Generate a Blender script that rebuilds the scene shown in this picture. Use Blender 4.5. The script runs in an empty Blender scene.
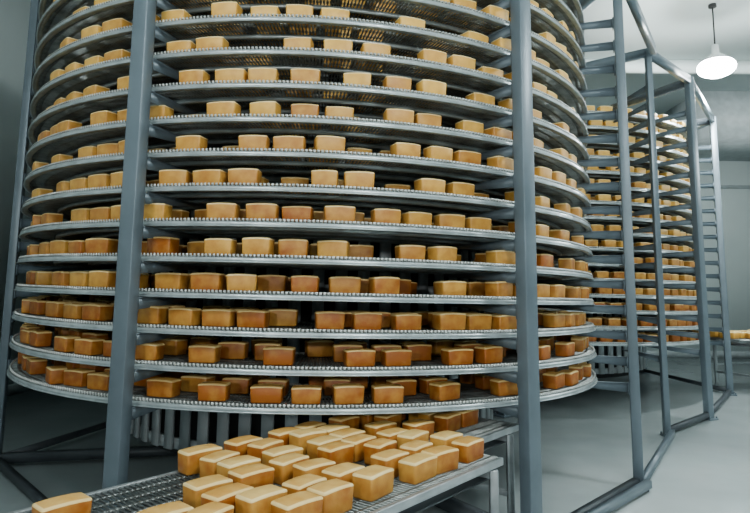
import bpy, bmesh, math, random
import numpy as np
from mathutils import Matrix, Vector
random.seed(11); rng=np.random.default_rng(7)
COL=bpy.context.scene.collection

# ---------------------------------------------------------------- materials
def mat(name, col, rough=0.5, metal=0.0, col2=None, nscale=6.0, bump=0.0, bscale=60, coat=0):
    m=bpy.data.materials.new(name); m.use_nodes=True
    nt=m.node_tree; b=nt.nodes['Principled BSDF']
    b.inputs['Roughness'].default_value=rough; b.inputs['Metallic'].default_value=metal
    b.inputs['Coat Weight'].default_value=coat
    col2=col2 or tuple(c*0.8 for c in col)
    tc=nt.nodes.new('ShaderNodeTexCoord')
    n=nt.nodes.new('ShaderNodeTexNoise'); n.inputs['Scale'].default_value=nscale; n.inputs['Detail'].default_value=5
    nt.links.new(tc.outputs['Object'],n.inputs['Vector'])
    r=nt.nodes.new('ShaderNodeValToRGB'); r.color_ramp.elements[0].position=.35; r.color_ramp.elements[1].position=.65
    r.color_ramp.elements[0].color=(*col2,1); r.color_ramp.elements[1].color=(*col,1)
    nt.links.new(n.outputs['Fac'],r.inputs['Fac']); nt.links.new(r.outputs['Color'],b.inputs['Base Color'])
    if bump:
        n2=nt.nodes.new('ShaderNodeTexNoise'); n2.inputs['Scale'].default_value=bscale
        nt.links.new(tc.outputs['Object'],n2.inputs['Vector'])
        bp=nt.nodes.new('ShaderNodeBump'); bp.inputs['Strength'].default_value=bump; bp.inputs['Distance'].default_value=.01
        nt.links.new(n2.outputs['Fac'],bp.inputs['Height']); nt.links.new(bp.outputs['Normal'],b.inputs['Normal'])
    return m
def crust(name, a, b2, nscale=14):
    m=bpy.data.materials.new(name); m.use_nodes=True
    nt=m.node_tree; b=nt.nodes['Principled BSDF']; b.inputs['Roughness'].default_value=.45
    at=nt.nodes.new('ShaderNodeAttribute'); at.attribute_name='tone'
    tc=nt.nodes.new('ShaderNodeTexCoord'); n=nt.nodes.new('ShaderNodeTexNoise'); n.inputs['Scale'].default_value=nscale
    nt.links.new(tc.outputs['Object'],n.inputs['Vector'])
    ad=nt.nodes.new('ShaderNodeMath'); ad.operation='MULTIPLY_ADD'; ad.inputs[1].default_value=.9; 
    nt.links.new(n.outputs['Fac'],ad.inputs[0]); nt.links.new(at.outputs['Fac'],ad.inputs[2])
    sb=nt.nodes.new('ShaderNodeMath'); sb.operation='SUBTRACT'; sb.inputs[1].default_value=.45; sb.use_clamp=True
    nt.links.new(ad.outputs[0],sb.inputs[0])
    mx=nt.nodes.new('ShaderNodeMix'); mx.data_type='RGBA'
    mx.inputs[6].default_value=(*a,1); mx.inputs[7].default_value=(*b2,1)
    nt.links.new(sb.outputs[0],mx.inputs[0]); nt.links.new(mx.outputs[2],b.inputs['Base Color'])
    n2=nt.nodes.new('ShaderNodeTexNoise'); n2.inputs['Scale'].default_value=120
    nt.links.new(tc.outputs['Object'],n2.inputs['Vector'])
    bp=nt.nodes.new('ShaderNodeBump'); bp.inputs['Strength'].default_value=.25; bp.inputs['Distance'].default_value=.004
    nt.links.new(n2.outputs['Fac'],bp.inputs['Height']); nt.links.new(bp.outputs['Normal'],b.inputs['Normal'])
    return m
def emis(name,col,s):
    m=bpy.data.materials.new(name); m.use_nodes=True
    b=m.node_tree.nodes['Principled BSDF']; b.inputs['Emission Color'].default_value=(*col,1); b.inputs['Emission Strength'].default_value=s
    return m
M_post=mat('painted_steel_grey',(.155,.20,.235),.38,.25,(.12,.16,.19),3)
M_rail=mat('galvanised_rail',(.52,.59,.61),.30,.5,(.37,.425,.44),9)
M_belt=mat('belt_wire',(.30,.325,.32),.34,.65,(.16,.175,.17),12)
M_link=mat('belt_edge_link',(.68,.72,.70),.32,.4,(.50,.535,.52),12)
M_bar=mat('drum_bar',(.46,.51,.53),.42,.2,(.35,.39,.41),5)
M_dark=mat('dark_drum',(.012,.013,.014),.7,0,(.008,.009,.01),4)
M_base=mat('base_frame_paint',(.065,.08,.09),.5,.2,(.045,.055,.065),4)
M_ss=mat('stainless',(.42,.46,.48),.32,.55,(.31,.345,.36),10)
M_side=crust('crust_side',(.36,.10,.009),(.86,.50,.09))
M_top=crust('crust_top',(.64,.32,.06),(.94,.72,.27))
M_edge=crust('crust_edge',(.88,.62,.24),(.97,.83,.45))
M_wall=mat('wall_panel_white',(.66,.75,.75),.5,0,(.60,.69,.69),.8)
M_ceil=mat('ceiling_panel_white',(.70,.77,.77),.6,0,(.64,.71,.71),.7)
M_floor=mat('epoxy_floor',(.53,.60,.61),.14,0,(.46,.53,.54),1.3,.02,8)
M_case=mat('casing_grey',(.42,.48,.50),.5)
M_white=mat('white_enamel',(.84,.87,.87),.45)
M_cable=mat('cable_black',(.03,.03,.03),.6)
M_bulb=emis('lamp_glow',(.93,1,1),60)

# ---------------------------------------------------------------- mesh tools
class MB:
    def __init__(s): s.v=[];s.f=[];s.n=0;s.m=[]
    def add(s,v,f,mi=0):
        v=np.asarray(v,float).reshape(-1,3); f=np.asarray(f,int)
        s.v.append(v); s.f.append(f+s.n); s.m.append(np.full(len(f),mi)); s.n+=len(v)
    def boxes(s,c,ax,ay,az,mi=0):
        c=np.atleast_2d(np.asarray(c,float)); N=len(c)
        ax=np.broadcast_to(np.asarray(ax,float),(N,3));ay=np.broadcast_to(np.asarray(ay,float),(N,3));az=np.broadcast_to(np.asarray(az,float),(N,3))
        sg=[(-1,-1,-1),(1,-1,-1),(1,1,-1),(-1,1,-1),(-1,-1,1),(1,-1,1),(1,1,1),(-1,1,1)]
        V=np.stack([c+a*ax+b*ay+d*az for a,b,d in sg],1).reshape(-1,3)
        F=np.array([(0,3,2,1),(4,5,6,7),(0,1,5,4),(1,2,6,5),(2,3,7,6),(3,0,4,7)])
        s.add(V,(F[None]+8*np.arange(N)[:,None,None]).reshape(-1,4),mi)
    def beam(s,a,b,w,h,mi=0):
        a=np.array(a,float);b=np.array(b,float);d=b-a;L=np.linalg.norm(d);d/=L
        up=np.array([0,0,1.]) if abs(d[2])<.9 else np.array([1.,0,0])
        sd=np.cross(d,up);sd/=np.linalg.norm(sd);up=np.cross(sd,d)
        s.boxes((a+b)/2,d*L/2,sd*w/2,up*h/2,mi)
    def sweep(s,rings,mi=0,caps=True):
        rings=np.asarray(rings,float); T,K,_=rings.shape
        i=np.arange(T-1)[:,None]*K; j=np.arange(K)[None]; j2=(j+1)%K
        F=np.stack([i+j,i+j2,i+K+j2,i+K+j],-1).reshape(-1,4)
        s.add(rings.reshape(-1,3),F,mi)
    def tube(s,a,b,r,seg=14,mi=0,r2=None):
        a=np.array(a,float);b=np.array(b,float);d=(b-a)/np.linalg.norm(b-a)
        up=np.array([0,0,1.]) if abs(d[2])<.9 else np.array([1.,0,0])
        x=np.cross(d,up);x/=np.linalg.norm(x);y=np.cross(d,x); r2=r if r2 is None else r2
        t=np.linspace(0,2*np.pi,seg,endpoint=False)
        o=np.cos(t)[:,None]*x+np.sin(t)[:,None]*y
        s.sweep([a+o*1e-4,a+o*r,b+o*r2,b+o*1e-4],mi)
    def obj(s,name,mats,parent=None,smooth=False,bevel=0):
        me=bpy.data.meshes.new(name)
        V=np.concatenate(s.v);F=np.concatenate(s.f);MI=np.concatenate(s.m)
        me.vertices.add(len(V));me.vertices.foreach_set('co',V.ravel())
        me.loops.add(F.size);me.loops.foreach_set('vertex_index',F.ravel())
        me.polygons.add(len(F));me.polygons.foreach_set('loop_start',np.arange(len(F))*4)
        for m in mats: me.materials.append(m)
        me.polygons.foreach_set('material_index',MI)
        me.update(calc_edges=True);me.validate()
        if smooth: me.polygons.foreach_set('use_smooth',np.ones(len(me.polygons),bool))
        o=bpy.data.objects.new(name,me);COL.objects.link(o)
        if bevel:
            b=o.modifiers.new('bevel','BEVEL');b.width=bevel;b.segments=2;b.limit_method='ANGLE'
        if parent:o.parent=parent
        return o
def empty(name,loc=(0,0,0)):
    e=bpy.data.objects.new(name,None);COL.objects.link(e);return e

# ---------------------------------------------------------------- camera
CH=1.6
cam=bpy.data.cameras.new('camera');cam.lens=28.8;cam.sensor_width=36;cam.shift_y=-44/750;cam.clip_end=100
co=bpy.data.objects.new('camera',cam);COL.objects.link(co)
co.matrix_world=Matrix.Translation((0,0,CH))@Matrix.Rotation(math.radians(90+7.4),4,'X')@Matrix.Rotation(math.radians(0.6),4,'Z')
bpy.context.scene.camera=co

# ---------------------------------------------------------------- loaf template
def loaf_template(seg=2):
    bm=bmesh.new();bmesh.ops.create_cube(bm,size=1)
    L,W,H=.186,.106,.101
    for v in bm.verts:
        t=1.0 if v.co.z>0 else .94
        v.co=Vector((v.co.x*L*t,v.co.y*W*t,(v.co.z+.5)*H))
    for f in bm.faces:
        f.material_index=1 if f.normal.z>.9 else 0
    bmesh.ops.subdivide_edges(bm,edges=[e for e in bm.edges if abs(e.verts[0].co.x-e.verts[1].co.x)>.1],cuts=3)
    for v in bm.verts:
        k=1-(v.co.x/(L/2))**2
        if v.co.z>H*.9: v.co.z+=.005*k
        v.co.y*=1+.05*max(k,0)
    bm.normal_update()
    ed=[e for e in bm.edges if e.calc_face_angle(0)>.8]
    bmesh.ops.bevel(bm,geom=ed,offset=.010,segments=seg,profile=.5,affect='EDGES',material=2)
    bmesh.ops.triangulate(bm,faces=[f for f in bm.faces if len(f.verts)!=4 and len(f.verts)!=3])
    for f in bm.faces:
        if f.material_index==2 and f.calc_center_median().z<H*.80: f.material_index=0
    bm.verts.ensure_lookup_table();bm.faces.ensure_lookup_table()
    V=np.array([v.co[:] for v in bm.verts]);F=[[v.index for v in f.verts] for f in bm.faces];MI=np.array([f.material_index for f in bm.faces])
    bm.free();return V,F,MI
LT=loaf_template()
def loaves(name,pos,yaw,tone):
    V,F,MI=LT;N=len(pos);n=len(V)
    pos=np.array(pos);yaw=np.array(yaw);tone=np.array(tone)
    sc=1+rng.normal(0,.035,(N,3))
    P=V[None]*sc[:,None];c=np.cos(yaw)[:,None];s_=np.sin(yaw)[:,None]
    X=P[...,0]*c-P[...,1]*s_;Y=P[...,0]*s_+P[...,1]*c
    W=np.stack([X,Y,P[...,2]],-1)+pos[:,None]
    flat=np.concatenate([np.array(f) for f in F]);ln=np.array([len(f) for f in F])
    LI=(flat[None]+n*np.arange(N)[:,None]).ravel();LN=np.tile(ln,N)
    me=bpy.data.meshes.new(name)
    me.vertices.add(N*n);me.vertices.foreach_set('co',W.ravel())
    me.loops.add(len(LI));me.loops.foreach_set('vertex_index',LI)
    me.polygons.add(len(LN));me.polygons.foreach_set('loop_start',np.concatenate([[0],np.cumsum(LN)[:-1]]))
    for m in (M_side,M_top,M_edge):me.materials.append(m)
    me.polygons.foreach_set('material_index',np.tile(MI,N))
    me.update(calc_edges=True)
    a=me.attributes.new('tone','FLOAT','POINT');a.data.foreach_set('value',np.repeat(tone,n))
    me.polygons.foreach_set('use_smooth',np.ones(len(LN),bool))
    o=bpy.data.objects.new(name,me);COL.objects.link(o);return o

# ---------------------------------------------------------------- spiral towers
RO=2.69;RI=1.86;S=.2166;Z0=.92;NT=16;ZTOP=4.58
def ztier(k,th): return Z0+k*S-S*(th-1.5*np.pi)/(2*np.pi)
def tower(C,posts,radial,skip=()):
    C=np.array([C[0],C[1],0.]);root=empty('spiral_cooling_tower')
    th=np.linspace(.5*np.pi,.5*np.pi+2*np.pi*NT,120*NT+1)
    z=Z0+(NT-1)*S-S*(th-1.5*np.pi)/(2*np.pi)
    er=np.stack([np.cos(th),np.sin(th),0*th],1)
    m=MB()
    def rail(r0,r1,zl,zh,mi=0):
        rg=[]
        for r,zz in((r0,zl),(r1,zl),(r1,zh),(r0,zh)):
            p=C+er*r;p=p.copy();p[:,2]=z+zz;rg.append(p)
        m.sweep(np.stack(rg,1),mi)
    rail(RO-.035,RO,-.030,-.002)
    rail(RO-.012,RO+.010,-.032,-.026)
    rail(RI,RI+.03,-.035,0)
    rail(2.13,2.16,-.03,-.004);rail(2.40,2.43,-.03,-.004)
    m.obj('helical_rails',[M_rail],root)
    n=int(2*np.pi*RO/.025)*NT
    t=np.linspace(th[0],th[-1],n);zr=Z0+(NT-1)*S-S*(t-1.5*np.pi)/(2*np.pi)
    e=np.stack([np.cos(t),np.sin(t),0*t],1);g=np.stack([-np.sin(t),np.cos(t),0*t],1)
    c=C+e*(RO+RI)/2;c[:,2]=zr+.004
    m=MB();m.boxes(c,e*(RO-RI)/2,g*.0045,(0,0,.004))
    for rr in (1.94,2.02,2.10,2.20,2.28,2.36,2.46,2.54,2.62):
        c2=C+e*rr;c2=c2.copy();c2[:,2]=zr+.0045;m.boxes(c2,e*.012,g*.009,(0,0,.0035))
    for rr in (RO-.012,RI+.012):
        c2=C+e*rr;c2=c2.copy();c2[:,2]=zr+.009;m.boxes(c2,e*.004+g*.004,g*.0065,(0,0,.010),1)
    m.obj('wire_belt',[M_belt,M_link],root)
    m=MB();nb=64;a=np.arange(nb)*2*np.pi/nb
    e=np.stack([np.cos(a),np.sin(a),0*a],1);g=np.stack([-np.sin(a),np.cos(a),0*a],1)
    c=C+e*1.76;c[:,2]=(ZTOP-.1+.38)/2;m.boxes(c,e*.012,g*.045,(0,0,(ZTOP-.1-.38)/2))
    for zz in (.42,1.6,2.8,4.0,4.4):
        aa=np.linspace(0,2*np.pi,97);ee=np.stack([np.cos(aa),np.sin(aa),0*aa],1)
        rg=[]
        for r,dz in((1.70,-.04),(1.745,-.04),(1.745,.04),(1.70,.04)):
            p=C+ee*r;p=p.copy();p[:,2]=zz+dz;rg.append(p)
        m.sweep(np.stack(rg,1))
    m.obj('drum_bars',[M_bar],root)
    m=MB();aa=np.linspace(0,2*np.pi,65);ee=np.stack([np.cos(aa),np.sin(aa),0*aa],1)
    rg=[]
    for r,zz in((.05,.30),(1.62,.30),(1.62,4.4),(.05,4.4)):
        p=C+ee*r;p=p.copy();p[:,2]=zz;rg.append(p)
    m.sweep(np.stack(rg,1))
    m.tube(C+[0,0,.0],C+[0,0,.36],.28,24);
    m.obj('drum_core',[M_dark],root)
    m=MB();ma=MB();mb=MB()
    for i,(px,py,w) in enumerate(posts):
        p=np.array([px,py,0.]);d=C-p;L=np.linalg.norm(d);d/=L;s_=np.array([-d[1],d[0],0])
        m.boxes(p+[0,0,ZTOP/2],d*w*.42,s_*w/2,(0,0,ZTOP/2))
        m.boxes(p+[0,0,.01],d*w*.8,s_*w*.8,(0,0,.01))
        for q in((1,1),(1,-1),(-1,1),(-1,-1)):
            b=p+d*w*.62*q[0]+s_*w*.62*q[1];m.tube(b+[0,0,.02],b+[0,0,.045],.012,6)
        ang=math.atan2(-d[1],-d[0]);
        if ang<.5*math.pi:ang+=2*math.pi
        inner=max(L-2.0,.3) if L<3.6 else .9
        for k in range(NT):
            zz=ztier(k,ang)-.038
            if zz>ZTOP-.1:continue
            a0=p+d*w*.42;a1=p+d*inner
            t2=.008
            V=[]
            for q,h in((a0,.075),(a1,.015)):
                for sd in(-1,1):
                    for z_ in(0,-h):
                        v=q+s_*t2*sd;V.append([v[0],v[1],zz+z_])
            ma.add(V,[(0,1,3,2),(4,6,7,5),(0,4,5,1),(2,3,7,6),(0,2,6,4),(1,5,7,3)])
            ma.boxes((a0+a1)/2+[0,0,zz+.0],(a1-a0)/2,s_*.016,(0,0,.003))
            ma.boxes(a0+d*.008+[0,0,zz-.040],d*.005,s_*w*.40,(0,0,.048))
        if i in radial:
            mb.beam(p+[0,0,.07],C-d*.25+[0,0,.07],.08,.08)
        if L<3.6:
            mb.beam(p+[0,0,ZTOP-.07],C-d*.25+[0,0,ZTOP-.07],.08,.1)
    m.obj('posts',[M_post],root,bevel=.006)
    ma.obj('support_arms',[M_post],root)
    q=posts
    for i in range(len(q)):
        if i in skip:continue
        a=q[i];b=q[(i+1)%len(q)]
        mb.beam((a[0],a[1],.06),(b[0],b[1],.06),.05,.06)
    mb.obj('base_frame',[M_base],root)
    mt=MB()
    for i in range(len(q)):
        a=q[i];b=q[(i+1)%len(q)]
        mt.beam((a[0],a[1],ZTOP-.05),(b[0],b[1],ZTOP-.05),.07,.10)
    mt.obj('top_frame',[M_post],root)
    return root
def tower_loaves(C,name,full=1.0):
    pos=[];yaw=[];tone=[]
    for k in range(NT):
        for li,r in enumerate((2.59,2.33,2.06)):
            t=.5*math.pi+random.random()*.1;end=2.5*math.pi-.02
            run=random.randint(1,4)
            while t<end:
                rr=r+random.uniform(-.045,.010)
                y=t+math.pi/2+random.gauss(0,.09)
                pos.append((C[0]+rr*math.cos(t),C[1]+rr*math.sin(t),ztier(k,t)+.0125))
                yaw.append(y);tone.append(min(1,max(0,random.gauss(.06+.070*k,.13))))  # paler crust on higher tiers: stronger light up there painted into the tone
                run-=1
                if run<=0:
                    run=random.randint(1,4);t+=(.23+full*random.uniform(.06,.34))/r
                else:t+=(.212+random.uniform(0,.06))/r
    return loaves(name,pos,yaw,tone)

C1=(-.59,6.27)
def on_ray(C,slope,r):
    a=1+slope**2;b=-2*(slope*C[0]+C[1]);c=C[0]**2+C[1]**2-r*r
    y=(-b-math.sqrt(b*b-4*a*c))/(2*a);return (slope*y,y)
pl=on_ray(C1,-.408,2.81);pr=on_ray(C1,.252,2.81)
def polar(C,a,r):return (C[0]+r*math.cos(math.radians(a)),C[1]+r*math.sin(math.radians(a)))
p3=(2.21,5.22)
posts1=[(*pl,.105),(*pr,.108),(*p3,.095),(*polar(C1,38,2.9),.12),(*polar(C1,90,2.85),.12),(*polar(C1,140,2.85),.12),(*polar(C1,193,2.86),.085)]
tower(C1,posts1,(0,1,4,5,6),(2,))
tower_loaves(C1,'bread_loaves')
C2=(2.95,11.0)
posts2=[(3.33,7.05,.07),(4.33,8.0,.10),(5.72,9.9,.11),(*polar(C2,30,2.9),.12),(*polar(C2,90,2.9),.12),(*polar(C2,150,2.9),.12),(*polar(C2,215,2.9),.12)]
tower(C2,posts2,(3,4,5,6),(6,))
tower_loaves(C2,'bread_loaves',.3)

# frame joining both towers along the aisle
m=MB()
m.beam((pr[0]+.06,pr[1]-.02,.06),(p3[0]+.05,p3[1]-.08,.06),.05,.06)
m.beam((p3[0]+.04,p3[1],.06),(3.36,6.98,.06),.05,.06)
m.beam((p3[0]+.04,p3[1],ZTOP-.05),(3.36,6.98,ZTOP-.05),.07,.11)
m.beam((pr[0]+.02,pr[1]-.02,ZTOP-.05),(p3[0]+.04,p3[1],ZTOP-.05),.07,.11)
m.obj('aisle_frame_beam',[M_post])

# ---------------------------------------------------------------- belt conveyor (foreground)
v=np.array([.64,.77,0]);v/=np.linalg.norm(v);nn=np.array([-v[1],v[0],0]);P0=np.array([0,2.51,0.])
ZC=.70
def conveyor(root,P,v,nn,t0,t1,n0,n1,legs=(),rh=.05):
    m=MB();N=int((t1-t0)/.026);t=np.linspace(t0,t1,N)
    c=P+v*t[:,None]+nn*(n0+n1)/2;c[:,2]=ZC
    m.boxes(c,nn*(n1-n0)/2,v*.004,(0,0,.004))
    for q in np.arange(n0+.04,n1-.02,.085):
        cc=P+v*t[:,None]+nn*q;cc=cc.copy();cc[:,2]=ZC;m.boxes(cc,v*.011,nn*.008,(0,0,.0045))
    m.obj('wire_belt',[M_belt],root)
    m=MB()
    for q,w in((n0-.015,.025),(n1+.015,.025)):
        m.beam(P+v*t0+nn*q+[0,0,ZC-.012],P+v*t1+nn*q+[0,0,ZC-.012],w,rh)
    for q in np.linspace(n0+.2,n1-.2,3):
        m.beam(P+v*t0+nn*q+[0,0,ZC-.025],P+v*t1+nn*q+[0,0,ZC-.025],.02,.035)
    for tt in legs:
        for q in(n0-.01,n1+.01):
            b=P+v*tt+nn*q;m.beam(b+[0,0,.03],b+[0,0,ZC-.04],.045,.045)
            m.tube(b+[0,0,0],b+[0,0,.035],.035,12)
        m.beam(P+v*tt+nn*n0+[0,0,.28],P+v*tt+nn*n1+[0,0,.28],.035,.035)
        m.beam(P+v*tt+nn*n0+[0,0,ZC-.07],P+v*tt+nn*n1+[0,0,ZC-.07],.035,.04)
    if len(legs)>1:
        for q in(n0,n1):m.beam(P+v*legs[0]+nn*q+[0,0,.40],P+v*legs[-1]+nn*q+[0,0,.40],.03,.03)
    m.obj('conveyor_frame',[M_ss],root,bevel=.004)
    m=MB();m.boxes(P+v*(t0+t1)/2+nn*(n0+n1)/2+[0,0,ZC-.10],v*(t1-t0-.1)/2,nn*(n1-n0-.06)/2,(0,0,.004));m.obj('drip_tray',[M_base],root)
cr=empty('belt_conveyor')
conveyor(cr,P0,v,nn,-2.6,1.14,0.05,1.10,legs=(-2.3,-.6,1.06),rh=.04)
conveyor(cr,P0,v,nn,1.16,1.98,.36,1.10,legs=(1.85,),rh=.04)
pos=[];yaw=[];tone=[]
t=-.60
ya=math.atan2(v[1],v[0])
while t<1.95:
    sh=random.uniform(-.05,.05)
    for q in np.arange(.16,1.06,.148):
        tt=t+random.uniform(-.025,.025)+sh+.05*math.sin(q*9)
        if tt<-.40 and q>.55:continue
        if tt<-.12 and q>.86:continue
        if tt>1.02 and q<.46:continue
        if random.random()<.10:continue
        p=P0+v*tt+nn*(q+random.uniform(-.012,.012));pos.append((p[0],p[1],ZC+.005))
        yaw.append(ya+random.gauss(0,.10));tone.append(random.uniform(.0,.5))
    t+=.262
for tt,q in((-.84,.82),(-1.6,.3),(-1.4,.55)):
    p=P0+v*tt+nn*q;pos.append((p[0],p[1],ZC+.005));yaw.append(ya+random.gauss(0,.1));tone.append(.2)
loaves('bread_loaves',pos,yaw,tone)

# outfeed conveyor far right
cr=empty('belt_conveyor');ZC_old=ZC;ZC=.86
v2=np.array([.91,.42,0]);v2/=np.linalg.norm(v2);n2=np.array([-v2[1],v2[0],0]);P2=np.array([6.05,9.75,0.])
conveyor(cr,P2,v2,n2,0,3.4,0,.8,legs=(.2,1.2,2.4,3.3),rh=.07)
pos=[];yaw=[];tone=[]
t=.15
while t<3.3:
    for q in np.arange(.1,.8,.16):
        if random.random()<.25:continue
        p=P2+v2*t+n2*q;pos.append((p[0],p[1],ZC+.005));yaw.append(math.atan2(v2[1],v2[0])+random.gauss(0,.1));tone.append(random.uniform(.4,.9))
    t+=.25
loaves('bread_loaves',pos,yaw,tone)
ZC=ZC_old

# ---------------------------------------------------------------- room
X0,X1,Y0,Y1,HC=-5.4,12.0,-4.0,15.6,6.2
def slab(name,c,h,mt):
    m=MB();m.boxes(c,(h[0],0,0),(0,h[1],0),(0,0,h[2]));return m.obj(name,[mt])
cx,cy=(X0+X1)/2,(Y0+Y1)/2;hx,hy=(X1-X0)/2,(Y1-Y0)/2
slab('floor',(cx,cy,-.05),(hx+.2,hy+.2,.05),M_floor)
slab('ceiling',(cx,cy,HC+.05),(hx+.2,hy+.2,.05),M_ceil)
slab('wall_left',(X0-.1,cy,HC/2),(.1,hy,HC/2),M_wall)
slab('wall_right',(X1+.1,cy,HC/2),(.1,hy,HC/2),M_wall)
slab('wall_back',(cx,Y1+.1,HC/2),(hx+.2,.1,HC/2),M_wall)
slab('wall_front',(cx,Y0-.1,HC/2),(hx+.2,.1,HC/2),M_wall)
slab('baseboard_back',(cx,Y1-.02,.08),(hx,.02,.08),M_case)
slab('baseboard_left',(X0+.02,cy,.08),(.02,hy,.08),M_case)
slab('baseboard_right',(X1-.02,cy,.08),(.02,hy,.08),M_case)
slab('trim_1',(cx,Y1-.03,4.4),(hx,.03,.04),M_case)
for i,y in enumerate((2.5,7.0,11.5)):
    slab('ceiling_beam',(cx,y,HC-.12),(hx,.10,.12),M_ceil)
# lowered bulkhead in front of the far wall
slab('ceiling_bulkhead',(9.7,14.4,5.65),(2.3,1.19,.55),M_case)

# pendant lamps
def lamp(x,y,z,P):
    root=empty('pendant_lamp')
    prof=[(.02,.30),(.05,.30),(.055,.16),(.10,.13),(.21,.04),(.26,-.03),(.255,-.03),(.20,.04),(.09,.12),(.02,.12)]
    t=np.linspace(0,2*np.pi,29)
    m=MB();m.sweep(np.stack([np.stack([x+r*np.cos(t),y+r*np.sin(t),0*t+z+h],1) for r,h in prof],1))
    m.obj('reflector',[M_white],root,smooth=True)
    m=MB();m.tube((x,y,z+.28),(x,y,HC),.012,8);m.tube((x,y,HC-.05),(x,y,HC),.06,12);m.obj('cable',[M_cable],root)
    bm=bmesh.new();bmesh.ops.create_uvsphere(bm,u_segments=24,v_segments=12,radius=.25)
    me=bpy.data.meshes.new('lens');bm.to_mesh(me);bm.free();me.materials.append(M_bulb)
    me.polygons.foreach_set('use_smooth',np.ones(len(me.polygons),bool))
    o=bpy.data.objects.new('lens',me);COL.objects.link(o);o.scale=(1.12,1.12,.62);o.location=(x,y,z-.07);o.parent=root
    L=bpy.data.lights.new('lamp_light','POINT');L.energy=P;L.color=(.92,1,.98);L.shadow_soft_size=.2
    l=bpy.data.objects.new('lamp_light',L);COL.objects.link(l);l.location=(x,y,z-.5);l.parent=root
for x,y,z,P in((5.37,9.1,5.22,480),(-1.9,.8,5.0,70),(1.4,.4,5.0,190),(4.6,3.6,5.0,170),(9,8,5.0,300)):  # first lamp hangs in view; the rest are added out of view for light
    lamp(x,y,z,P)
# fill lights added behind the viewer, unseen, to brighten drum and lower tiers
for x in(-1.8,2.6):
    root=empty('added_fill_light')
    m=MB();m.boxes((x,Y0+.10,2.6),(.22,0,0),(0,.05,0),(0,0,.15));m.boxes((x,Y0+.03,2.6),(.05,0,0),(0,.03,0),(0,0,.05))
    m.obj('fill_housing',[M_case],root,bevel=.01)
    L=bpy.data.lights.new('fill_area','AREA');L.shape='RECTANGLE';L.size=.4;L.size_y=.26;L.energy=90;L.color=(1,.99,.94)
    l=bpy.data.objects.new('fill_area',L);COL.objects.link(l);l.location=(x,Y0+.17,2.6);l.rotation_euler=(math.radians(88),0,0);l.parent=root
w=bpy.data.worlds.new('world');bpy.context.scene.world=w;w.use_nodes=True
w.node_tree.nodes['Background'].inputs[0].default_value=(.75,.85,.9,1);w.node_tree.nodes['Background'].inputs[1].default_value=.3
